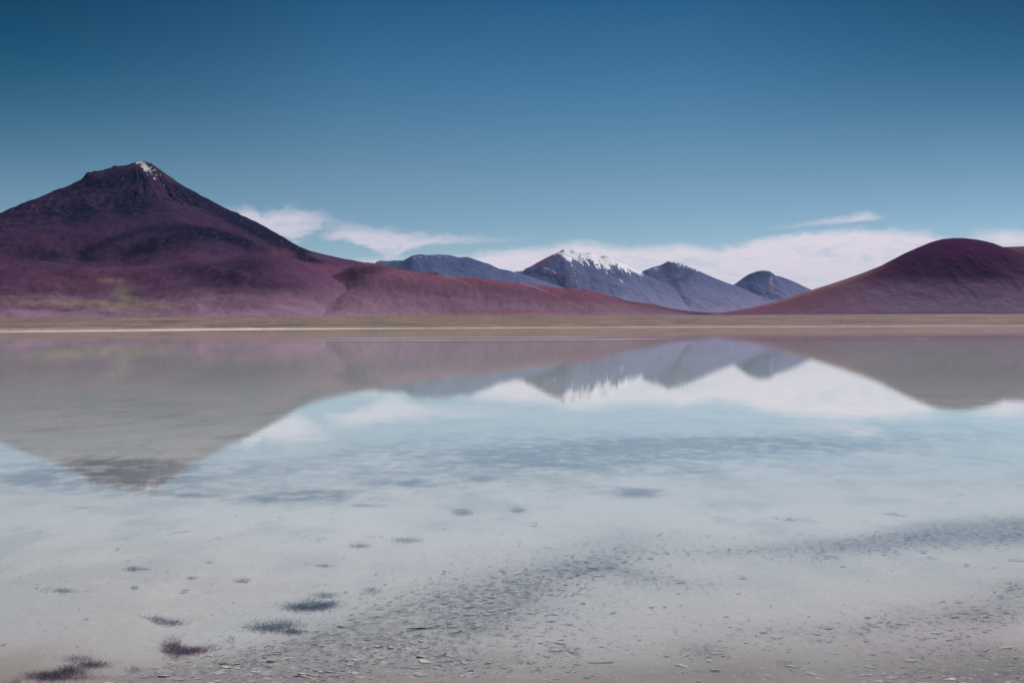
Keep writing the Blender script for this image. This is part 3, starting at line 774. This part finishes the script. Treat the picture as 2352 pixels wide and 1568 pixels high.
def flake_geo(rng, stretch=1.6):
    n = int(rng.integers(9, 15))
    a = np.sort(rng.uniform(0, 2 * math.pi, n))
    a = np.linspace(0, 2 * math.pi, n, endpoint=False) + rng.uniform(-.22, .22, n)
    r = 0.5 * (0.55 + 0.55 * rng.random(n))
    ex, ey = r * np.cos(a) * stretch, r * np.sin(a)
    curl = rng.uniform(0.03, 0.16); ph = rng.uniform(0, 6.28); th = rng.uniform(0.05, 0.11)
    th *= .8; ez = curl * (0.5 + 0.5 * np.cos(a - ph)) ** 2 + rng.uniform(-.02, .03, n)
    V = [(0, 0, 0.02)]
    for i in range(n): V.append((ex[i] * .55, ey[i] * .55, ez[i] * .25 + rng.uniform(-.01, .02)))
    for i in range(n): V.append((ex[i], ey[i], ez[i]))
    for i in range(n): V.append((ex[i] * .93, ey[i] * .93, ez[i] - th * rng.uniform(.6, 1.3)))
    V.append((0, 0, -th))
    Fc, mi = [], []
    for i in range(n):
        j = (i + 1) % n
        Fc.append((0, 1 + i, 1 + j)); mi.append(0)
        Fc.append((1 + i, 1 + n + i, 1 + n + j, 1 + j)); mi.append(0)
        Fc.append((1 + n + i, 1 + 2 * n + i, 1 + 2 * n + j, 1 + n + j)); mi.append(1)
        Fc.append((1 + 2 * n + i, 1 + 3 * n, 1 + 2 * n + j)); mi.append(1)
    return V, Fc, mi


frng = np.random.default_rng(5)
VAR = [flake_geo(frng, frng.uniform(1.0, 2.2)) for _ in range(16)]
VMESH = [poly_mesh("mud_flake", v_, f_, [m_ftop, m_fside], mi_) for v_, f_, mi_ in VAR]

cand = []
while len(cand) < 6500:
    uu = frng.uniform(-40, 2392, 4000); vv = frng.uniform(1180, 1600, 4000)
    dd_ = debris(uu, vv)
    x_, y_ = np.array([on_water(a, b_) for a, b_ in zip(uu, vv)]).T
    pr = dd_ ** 1.2 * sst(-.35, .35, fbm(x_ * 2.4, y_ * 2.4, 901, 4)) * 0.9 + 0.02
    keep = frng.random(4000) < pr
    for a, b_, c_ in zip(uu[keep], vv[keep], dd_[keep]):
        cand.append((a, b_, c_))
cand = cand[:6500]
fl = []
for (a, b_, dens) in cand:
    x, y = on_water(a, b_)
    s = float(np.exp(frng.normal(math.log(0.0088), 0.66))) * (1.0 if dens > .3 else .8)
    s = min(s, 0.045)
    fl.append((x, y, s, a, b_))
# conspicuous flakes measured in the photograph
BIG = [(964, 1441, .17, 0.2, "long pale mud slab in the middle of the debris streak"),
       (925, 1446, .085, 0.0, "mud flake just left of the long pale slab in the debris streak"),
       (960, 1454, .13, 0.3, "flat mud flake just below the long pale slab"),
       (1230, 1199, .13, 0.0, "lone flat flake in pale water near the picture centre"),
       (1645, 1497, .12, 0.1, "largest tilted slab in the dark rubble pile at lower centre right"),
       (1660, 1503, .085, -.3, "flat slab at the right end of the dark rubble pile"),
       (1574, 1501, .085, .4, "flat slab at the left end of the dark rubble pile"),
       (1385, 1606 - 90, .12, 0.1, "thin lone stick like flake on bare silt"),
       (1340, 1380, .10, .1, "flat flake under the crack line at the top of the streak"),
       (1365, 1303, .13, .1, "long flake at the upper end of the debris streak"),
       (455, 1573 - 17, .07, .3, "broad low flake at the lower left of the streak"),
       (409, 1557, .10, -.1, "broad flake beside the purple weed at the streak's lower end"),
       (1818, 1525, .10, .1, "larger flake alone on brown silt at lower right"),
       (1606, 1580 - 20, .09, -.1, "dark flake at the bottom edge right of centre"),
       (2340, 1280, .14, 0.0, "dark bar shaped flake at the right edge below the blue bank"),
       (2335, 1221, .17, 0.0, "pale flat slab in the blue debris bank at the right edge")]
fl.sort(key=lambda f: -f[2] / f[1])
IND, REST = fl[:280], fl[280:]


def region_of(a, b_):
    if b_ < 1290 and a > 1560: return ("small mud flake in the blue debris bank at the right", "mud flakes in the blue debris bank")
    if a > 1900: return ("small dark mud flake on the brown and pink silt at lower right", "mud flakes on the brown silt at lower right")
    if a > 1440: return ("small mud flake in the scattered rubble right of the picture's centre line", "mud flakes in the scattered rubble")
    return ("small grey mud flake in the dark debris streak crossing the lower middle", "mud flakes in the dark debris streak")


def bedz(x, y):
    return float(ground_z(np.array([[x]]), np.array([[y]]))[0, 0])


def put_flake(mesh, x, y, s, rz, label, group=None, tilt=None):
    o = bpy.data.objects.new("mud_flake", mesh)
    zb = bedz(x, y)
    o.location = (x, y, max(zb, -0.012) + 0.09 * s)
    o.scale = (s, s, s * 0.9)
    o.rotation_euler = (tilt if tilt is not None else float(frng.normal(-0.05, .12)), float(frng.normal(0, .08)), rz)
    COL.objects.link(o)
    return tag(o, label, "mud flake", group)


for (a, b_, s, rz, lab) in BIG:
    x, y = on_water(a, b_)
    fo_ = put_flake(VMESH[int(frng.integers(0, 16))], x, y, s / 2.7, rz, lab, "mud flakes that stand out", tilt=-.10)
    if 'long' in lab[:5] or 'stick' in lab or 'bar shaped' in lab: fo_.scale.x *= 1.7; fo_.scale.y *= .6
for (x, y, s, a, b_) in IND:
    lab, grp = region_of(a, b_)
    put_flake(VMESH[int(frng.integers(0, 16))], x, y, s, float(frng.normal(0, .22)) + (math.pi if frng.random() < .5 else 0), lab, grp)
V, Fc, MI = [], [], []
rx_ = np.array([f[0] for f in REST]); ry_ = np.array([f[1] for f in REST])
zb_ = ground_z(rx_[None, :], ry_[None, :])[0]
for i, (x, y, s, a, b_) in enumerate(REST):
    vv_, ff_, mm_ = VAR[int(frng.integers(0, 16))]
    p = np.array(vv_) * s
    c_, s_ = math.cos(frng.uniform(-.7, .7)), 0.0
    an = frng.normal(0, .25); tx = frng.normal(-.05, .13)
    R = np.array([[math.cos(an), -math.sin(an), 0], [math.sin(an), math.cos(an), 0], [0, 0, 1]]) @ np.array([[1, 0, 0], [0, math.cos(tx), -math.sin(tx)], [0, math.sin(tx), math.cos(tx)]])
    p = p @ R.T + np.array([x, y, max(zb_[i], -.014) + .08 * s])
    o0 = len(V); V.extend(p.tolist()); Fc.extend([tuple(q + o0 for q in f) for f in ff_]); MI.extend(mm_)
fo = bpy.data.objects.new("mud_crumbs", poly_mesh("mud_crumbs", V, Fc, [m_ftop, m_fside], MI)); COL.objects.link(fo)
tag(fo, "fine grey mud crumbs scattered among the larger flakes", "mud crumbs", kind="stuff")


# ------------------------------------------------------------------ weed tufts standing in the shallows
def weed_mat(name, c0, c1):
    m, nt, out = new_mat(name)
    L = nt.links.new
    b = N(nt, 'ShaderNodeBsdfPrincipled'); b.inputs['Roughness'].default_value = 0.8; b.inputs['Specular IOR Level'].default_value = 0.15
    at = N(nt, 'ShaderNodeAttribute', attribute_name='shade')
    mx = N(nt, 'ShaderNodeMix', data_type='RGBA'); L(at.outputs['Fac'], mx.inputs['Factor'])
    mx.inputs['A'].default_value = (*c0, 1); mx.inputs['B'].default_value = (*c1, 1)
    L(mx.outputs['Result'], b.inputs['Base Color']); L(b.outputs[0], out.inputs['Surface'])
    return m


m_weed = {'plum': weed_mat("plum_weed", (.026, .008, .030), (.095, .026, .078)),
          'wine': weed_mat("wine_red_weed", (.055, .006, .038), (.160, .022, .092)),
          'slate': weed_mat("slate_blue_weed", (.022, .026, .050), (.075, .080, .125)),
          'grey': weed_mat("grey_weed", (.05, .05, .065), (.15, .15, .18))}


def weed(blobs, kind, n, hgt, label, seed):
    """A tuft of many thin branching stems rooted in the silt."""
    r = np.random.default_rng(seed); n = int(n * 2.6); hgt = hgt * .62
    wts = np.array([b[2] * b[3] * b[4] for b in blobs], float); wts /= wts.sum()
    V, Fc, A = [], [], []
    cx, cy = on_water(blobs[0][0], blobs[0][1])
    pts = []
    for bi in r.choice(len(blobs), n, p=wts):
        a, b_, ru, rv, k = blobs[bi]
        q = r.normal(0, .55, 2)
        pts.append(on_water(a + q[0] * ru, b_ + q[1] * rv))
    pts = np.array(pts)
    zb = ground_z(pts[None, :, 0], pts[None, :, 1])[0]

    def stem(p, d, ln, w, sh, depth=0):
        seg = 4
        last = None
        bend = r.normal(0, .35, 3); bend[2] *= .5
        for s in range(seg + 1):
            ww = w * (1 - .8 * s / seg)
            base = len(V)
            perp = np.cross(d, [0.2, 1, 0.1]); perp /= np.linalg.norm(perp) + 1e-9
            q2 = np.cross(d, perp); q2 /= np.linalg.norm(q2) + 1e-9
            for kk in range(3):
                an = kk * 2.094
                V.append(p + ww * (math.cos(an) * perp + math.sin(an) * q2)); A.append(sh)
            if last is not None:
                for kk in range(3):
                    Fc.append((last + kk, last + (kk + 1) % 3, base + (kk + 1) % 3, base + kk))
            last = base
            if depth == 0 and s in (2, 3) and r.random() < .75:
                dd = d + r.normal(0, .65, 3); dd /= np.linalg.norm(dd)
                stem(p.copy(), dd, ln * .45, ww * .75, sh, 1)
            p = p + d * ln / seg
            d = d + bend / seg; d /= np.linalg.norm(d)

    for i in range(n):
        d = np.array([r.normal(0.15, 1.2), r.normal(0, 1.0), .7]); d /= np.linalg.norm(d)
        ln = hgt * r.uniform(.45, 1.25)
        stem(np.array([pts[i, 0] - cx, pts[i, 1] - cy, zb[i] - .002]), d, ln, r.uniform(.0005, .0011), float(r.random()))
    me = bpy.data.meshes.new("water_weed")
    me.from_pydata([tuple(map(float, v_)) for v_ in V], [], Fc)
    at = me.attributes.new('shade', 'FLOAT', 'POINT'); at.data.foreach_set('value', np.array(A, np.float32))
    me.materials.append(m_weed[kind]); me.update()
    o = bpy.data.objects.new("water_weed", me); o.location = (cx, cy, 0); COL.objects.link(o)
    return tag(o, label, "water weed", "weed tufts in the shallow water")


weed([(112, 1549, 50, 12, 1.3), (160, 1536, 34, 12, 1), (212, 1522, 38, 9, 1), (180, 1509, 30, 8, .45), (28, 1563, 26, 5, .5), (190, 1552, 50, 6, .2)], 'plum', 640, .042, "long dark plum weed tuft in the lower left corner", 1)
weed([(394, 1478, 22, 16, 1), (412, 1491, 34, 10, 1.4), (445, 1489, 34, 9, 1), (490, 1482, 24, 10, .35), (526, 1466, 16, 10, .35), (400, 1508, 20, 8, .3)], 'wine', 420, .045, "wine red weed tuft with thin side sprigs above the debris streak", 2)
weed([(391, 1425, 34, 8, 1), (360, 1417, 16, 7, .9), (340, 1410, 26, 5, .3), (440, 1415, 30, 5, .2)], 'slate', 230, .032, "forked grey weed tuft above the wine red one", 3)
weed([(612, 1438, 48, 11, 1), (655, 1428, 40, 13, .6), (600, 1425, 40, 10, .2)], 'slate', 380, .036, "wide slate grey weed tuft below the darkest one", 4)
weed([(670, 1447, 24, 7, 1)], 'slate', 120, .032, "small slate tuft at the right foot of the wide grey weed", 5)
weed([(697, 1390, 46, 10, 1.2), (740, 1386, 32, 10, 1), (745, 1363, 30, 7, .6), (765, 1378, 22, 6, .7), (715, 1374, 30, 8, .4)], 'slate', 560, .040, "largest and darkest blue grey weed tuft left of centre", 6)
weed([(306, 1303, 18, 5, 1), (333, 1301, 16, 3, .7)], 'slate', 110, .036, "small dark weed sprig alone in pale water on the left", 7)
weed([(146, 1352, 24, 4, 1), (100, 1353, 16, 2.5, .3), (190, 1352, 16, 2, .2)], 'grey', 100, .036, "thin grey row of weed near the left edge", 8)
weed([(556, 1329, 16, 4, 1)], 'grey', 60, .036, "faint grey sprig above the largest dark tuft", 9)
weed([(442, 1321, 13, 3, 1)], 'grey', 45, .034, "tiny faint sprig right of the small dark weed sprig", 10)
weed([(308, 1343, 8, 3, 1)], 'grey', 35, .034, "tiny grey sprig below the small dark weed sprig", 11)
weed([(745, 1292, 16, 4, 1), (715, 1289, 16, 3, .25)], 'grey', 70, .036, "lone grey sprig above and right of the faint grey sprig", 12)
weed([(309, 1534, 16, 7, 1)], 'plum', 60, .036, "small plum sprig at the lower end of the debris streak", 13)
weed([(854, 1350, 18, 7, 1), (835, 1357, 22, 4, .3)], 'grey', 80, .040, "pale upright sprig at the upper edge of the debris streak", 14)
weed([(825, 1247, 24, 5, 1)], 'slate', 110, .040, "narrow blue weed tuft left of a larger blue one", 15)
weed([(929, 1235, 34, 7, 1)], 'slate', 170, .040, "blue weed tuft in pale water above the debris streak", 16)
weed([(1062, 1172, 24, 5, 1)], 'slate', 130, .045, "dark blue weed tuft far out in pale water near the centre", 17)
weed([(1190, 1166, 16, 4, 1)], 'slate', 90, .045, "compact dark blue tuft right of its far out neighbour", 18)
weed([(1470, 1131, 50, 8, 1)], 'slate', 300, .045, "broad dark blue weed bed farthest out right of centre", 19)
weed([(1814, 1187, 24, 4, 1), (1790, 1182, 20, 3, .4)], 'slate', 90, .035, "thin weed tuft in pale water above the blue bank", 20)
weed([(2045, 1173, 22, 4, 1), (2070, 1178, 18, 3, .6)], 'slate', 90, .035, "slanting weed strip in pale water at the far right", 21)


# --- rocks: knoll crags on the red foothill and an outcrop on the plain
def rock_mesh(seed, n1=9, n2=16):
    r = np.random.default_rng(seed)
    V, Fc = [], []
    off = r.uniform(0, 50, 2)
    for i in range(n1 + 1):
        for j in range(n2):
            th = math.pi * .5 * i / n1; ph = 2 * math.pi * j / n2
            d = np.array([math.sin(th) * math.cos(ph), math.sin(th) * math.sin(ph), math.cos(th)])
            k = 1 + .35 * float(fbm(np.array(d[0] * 2 + off[0]), np.array(d[1] * 2 + d[2] + off[1]), seed, 4))
            V.append(d * k)
    for i in range(n1):
        for j in range(n2):
            Fc.append((i * n2 + j, (i + 1) * n2 + j, (i + 1) * n2 + (j + 1) % n2, i * n2 + (j + 1) % n2))
    return V, Fc


m_crag = simple_mat("dark_crag_rock", (0.045, 0.034, 0.050), .35, 4.0)
for i, (uu, vv, D, wx, hz, lab) in enumerate([
        (1303, 664.5, 6340, 15, 9, "left of two dark crags on the crest of the red foothill"),
        (1341, 665.5, 6340, 12, 8, "right of two dark crags on the crest of the red foothill"),
        (1000, 628.5, 6340, 20, 9, "dark crag on the foothill crest right of the knoll")]):
    V, Fc = rock_mesh(30 + i)
    me = poly_mesh("crag", np.array(V) * np.array([wx, wx * .8, hz]), Fc, [m_crag])
    o = bpy.data.objects.new("crag", me)
    X_, Z_ = at_depth([(uu, vv)], D)
    o.location = (X_[0], D, Z_[0] - 3); COL.objects.link(o)
    tag(o, lab, "rock", "dark crags on the red foothill")

# ------------------------------------------------------------------ air
m_haze, nt, out = new_mat("thin_high_air")
pv = N(nt, 'ShaderNodeVolumePrincipled')
pv.inputs['Color'].default_value = (0.30, 0.48, 1.0, 1)
pv.inputs['Density'].default_value = 5.5e-6
pv.inputs['Anisotropy'].default_value = 0.0
nt.links.new(pv.outputs[0], out.inputs['Volume'])
hx, z0, z1 = 45500.0, -6.0, 2300.0
hv = [(x, y, z) for z in (z0, z1) for y in (-hx, hx) for x in (-hx, hx)]
hf = [(0, 2, 3, 1), (4, 5, 7, 6), (0, 1, 5, 4), (2, 6, 7, 3), (0, 4, 6, 2), (1, 3, 7, 5)]
ho = bpy.data.objects.new("haze", poly_mesh("haze", hv, hf, [m_haze])); COL.objects.link(ho)
tag(ho, "thin blue air between the lagoon and the far peaks", "haze", kind="stuff")

# ------------------------------------------------------------------ light and sky
SUN_EL, SUN_AZ = math.radians(50), math.radians(38)
sun = bpy.data.lights.new("sun", 'SUN'); sun.energy = 4.4; sun.angle = math.radians(0.53); sun.color = (1.0, 0.955, 0.90)
so = bpy.data.objects.new("sun", sun)
sd = np.array([math.sin(SUN_AZ) * math.cos(SUN_EL), math.cos(SUN_AZ) * math.cos(SUN_EL), math.sin(SUN_EL)])
from mathutils import Vector
so.rotation_euler = Vector(-sd).to_track_quat('-Z', 'Y').to_euler()
COL.objects.link(so)

wd = bpy.data.worlds.new("World"); S.world = wd; wd.use_nodes = True
nt = wd.node_tree; L = nt.links.new
bg = nt.nodes['Background']; bg.inputs['Strength'].default_value = 0.1
sk = N(nt, 'ShaderNodeTexSky', sky_type='NISHITA', sun_disc=False, sun_elevation=SUN_EL, sun_rotation=SUN_AZ, altitude=4000.0, air_density=1.0, dust_density=0.3, ozone_density=2.0)
tc = N(nt, 'ShaderNodeTexCoord')
sp = N(nt, 'ShaderNodeSeparateXYZ'); L(tc.outputs['Generated'], sp.inputs[0])
DEG = 180 / math.pi
el = mth(nt, 'MULTIPLY', mth(nt, 'ARCSINE', sp.outputs['Z']), DEG)
az = mth(nt, 'MULTIPLY', mth(nt, 'ARCTAN2', sp.outputs['X'], sp.outputs['Y']), DEG)
eln = mth(nt, 'MULTIPLY', el, 1 / 30.0, clamp=True)
azn = mth(nt, 'MULTIPLY_ADD', az, 1 / 80.0, 0.5, clamp=True)
cc = N(nt, 'ShaderNodeCombineXYZ')
E_ = [0, 2, 3.5, 6.2, 8.6, 13.5, 18.1, 22, 30]
TR = [.72, .80, .86, .70, .60, .30, .125, .14, .22]
TG = [.80, .84, .84, .76, .715, .57, .395, .38, .45]
TB = [.74, .72, .71, .665, .625, .56, .455, .42, .5]
for i, T in enumerate((TR, TG, TB)):
    L(fcurve(nt, eln, [(e / 30.0, x) for e, x in zip(E_, T)]), cc.inputs[i])
azE = sstep(nt, el, 4.0, 17.0)
kv = N(nt, 'ShaderNodeCombineXYZ')
for i, (kl, kr) in enumerate(((.10, .33), (.50, .52), (.56, .57))):     # polariser and lens vignette painted in: sky darkens away from the picture's centre
    c_ = fcurve(nt, azn, [(0, kl * .7), ((40 - 28) / 80, kl), ((40 - 18) / 80, .5 + .45 * kl), ((40 - 9) / 80, 1.0), (.5, 1.04), ((40 + 10) / 80, 1.0), ((40 + 19) / 80, .5 + .45 * kr), ((40 + 28) / 80, kr), (1, kr * .8)])
    L(mth(nt, 'ADD', 1.0, mth(nt, 'MULTIPLY', mth(nt, 'SUBTRACT', c_, 1.0), azE)), kv.inputs[i])
tint = N(nt, 'ShaderNodeVectorMath', operation='MULTIPLY'); L(sk.outputs[0], tint.inputs[0]); L(cc.outputs[0], tint.inputs[1])
tint2 = N(nt, 'ShaderNodeVectorMath', operation='MULTIPLY'); L(tint.outputs[0], tint2.inputs[0]); L(kv.outputs[0], tint2.inputs[1])

nv = N(nt, 'ShaderNodeCombineXYZ'); L(mth(nt, 'MULTIPLY', az, 0.55), nv.inputs[0]); L(mth(nt, 'MULTIPLY', el, 1.5), nv.inputs[1])
cn = N(nt, 'ShaderNodeTexNoise', i_Scale=1.5, i_Detail=9.0, i_Roughness=0.62, i_Distortion=0.5); L(nv.outputs[0], cn.inputs['Vector'])
nv2 = N(nt, 'ShaderNodeCombineXYZ'); L(mth(nt, 'MULTIPLY', az, 0.22), nv2.inputs[0]); L(mth(nt, 'MULTIPLY', el, 1.2), nv2.inputs[1]); nv2.inputs[2].default_value = 7.3
cn2 = N(nt, 'ShaderNodeTexNoise', i_Scale=1.0, i_Detail=5.0, i_Roughness=0.55); L(nv2.outputs[0], cn2.inputs['Vector'])
n0 = mth(nt, 'SUBTRACT', cn.outputs['Fac'], 0.5); n1_ = mth(nt, 'SUBTRACT', cn2.outputs['Fac'], 0.5)


def ae(u, v):
    d = ray(np.array([float(u)]), np.array([float(v)]))[0]; d = d / np.linalg.norm(d)
    return math.degrees(math.atan2(d[0], d[1])), math.degrees(math.asin(d[2]))


def cloud(top, bot, alpha, ampT=.5, softT=.45, ampB=.4, softB=.4):
    tp = [(ae(u, v)[0] / 80 + .5, ae(u, v)[1] / 12) for u, v in top]
    T = mth(nt, 'MULTIPLY', fcurve(nt, azn, tp), 12.0)
    A = fcurve(nt, azn, [(ae(u, 600)[0] / 80 + .5, a) for u, a in alpha])
    d = mth(nt, 'SUBTRACT', mth(nt, 'MULTIPLY_ADD', n0, ampT * 3.4, T), el)
    d = sstep(nt, d, -0.1, softT * 1.7)
    if bot:
        bt = [(ae(u, v)[0] / 80 + .5, ae(u, v)[1] / 12) for u, v in bot]
        B = mth(nt, 'MULTIPLY', fcurve(nt, azn, bt), 12.0)
        e = sstep(nt, mth(nt, 'SUBTRACT', el, mth(nt, 'MULTIPLY_ADD', n0, ampB * 3, B)), 0, softB)
        d = mth(nt, 'MULTIPLY', d, e)
    return mth(nt, 'MULTIPLY', d, A, clamp=True)


cl = []
cl.append(cloud([(500, 468), (540, 470), (575, 469), (600, 480), (640, 474), (680, 469), (720, 474), (760, 488), (800, 500), (920, 515)],
                [(500, 520), (640, 575), (690, 560), (740, 530), (800, 520), (920, 519)],
                [(480, 0), (530, .40), (560, .75), (640, .72), (700, .66), (740, .45), (800, .30), (860, .12), (920, 0)], .45, .40, .5, .6))
cl.append(cloud([(730, 530), (775, 509), (800, 507), (850, 517), (950, 529), (1060, 537), (1200, 542), (1310, 542)],
                [(730, 552), (800, 560), (850, 575), (880, 598), (915, 598), (935, 576), (1000, 566), (1100, 563), (1200, 557), (1310, 549)],
                [(690, 0), (740, .3), (770, .6), (850, .75), (1000, .68), (1100, .5), (1200, .3), (1300, .08), (1330, 0)], .40, .40, .25, .35))
cl.append(cloud([(700, 608), (780, 600), (820, 590), (900, 587), (1000, 586), (1080, 580), (1150, 569), (1210, 563), (1250, 561), (1290, 551), (1330, 548), (1400, 558), (1450, 563), (1540, 555), (1570, 552), (1640, 566), (1690, 556), (1760, 540), (1850, 525), (1930, 521), (2000, 518), (2060, 523), (2140, 528), (2175, 541), (2200, 556), (2230, 572), (2300, 578), (2450, 580), (2700, 590)],
                None, [(650, .6), (800, .9), (1100, .97), (2700, .97)], .30, .35))
cl.append(cloud([(1720, 525), (1800, 514), (1900, 499), (1960, 488), (2000, 478), (2012, 484), (2060, 495), (2130, 499)],
                [(1720, 531), (1800, 529), (1900, 520), (1990, 511), (2060, 504), (2130, 503)],
                [(1700, 0), (1760, .3), (1900, .65), (1980, .72), (2010, .5), (2040, .14), (2130, 0)], .22, .30, .15, .25))
cl.append(cloud([(1540, 502), (1640, 500), (1700, 494), (1830, 490)], [(1540, 514), (1640, 510), (1700, 504), (1830, 500)], [(1530, 0), (1580, .2), (1640, .12), (1700, .16), (1780, .2), (1830, 0)], .3, .3, .2, .3))
cl.append(cloud([(2180, 548), (2240, 526), (2300, 519), (2352, 523), (2500, 522), (2700, 530)], None, [(2185, 0), (2240, .6), (2300, .93), (2700, .93)], .3, .4))
inv = None
for c_ in cl:
    i_ = mth(nt, 'SUBTRACT', 1.0, c_)
    inv = i_ if inv is None else mth(nt, 'MULTIPLY', inv, i_)
dens = mth(nt, 'SUBTRACT', 1.0, inv, clamp=True)
# thin blue gaps inside the banks
gap = sstep(nt, mth(nt, 'ADD', n1_, mth(nt, 'MULTIPLY', n0, .8)), -0.04, 0.24)
dens = mth(nt, 'MULTIPLY', dens, mth(nt, 'SUBTRACT', 1.0, mth(nt, 'MULTIPLY', gap, 0.42)), clamp=True)
ccol = N(nt, 'ShaderNodeMix', data_type='RGBA')
L(mth(nt, 'MULTIPLY_ADD', n0, 1.2, 0.5, clamp=True), ccol.inputs['Factor'])
ccol.inputs['A'].default_value = (8.6, 7.7, 8.4, 1); ccol.inputs['B'].default_value = (7.6, 7.1, 8.0, 1)
mixs = N(nt, 'ShaderNodeMix', data_type='RGBA')
L(dens, mixs.inputs['Factor']); L(tint2.outputs[0], mixs.inputs['A']); L(ccol.outputs['Result'], mixs.inputs['B'])
L(mixs.outputs['Result'], bg.inputs['Color'])

# ------------------------------------------------------------------ render settings
S.view_settings.view_transform = 'Standard'
S.view_settings.look = 'None'
S.view_settings.exposure = 0.0
S.view_settings.gamma = 1.0
S.render.engine = 'CYCLES'
S.cycles.max_bounces = 8
S.cycles.volume_bounces = 0
S.cycles.transparent_max_bounces = 12
S.cycles.caustics_reflective = False
S.cycles.caustics_refractive = False
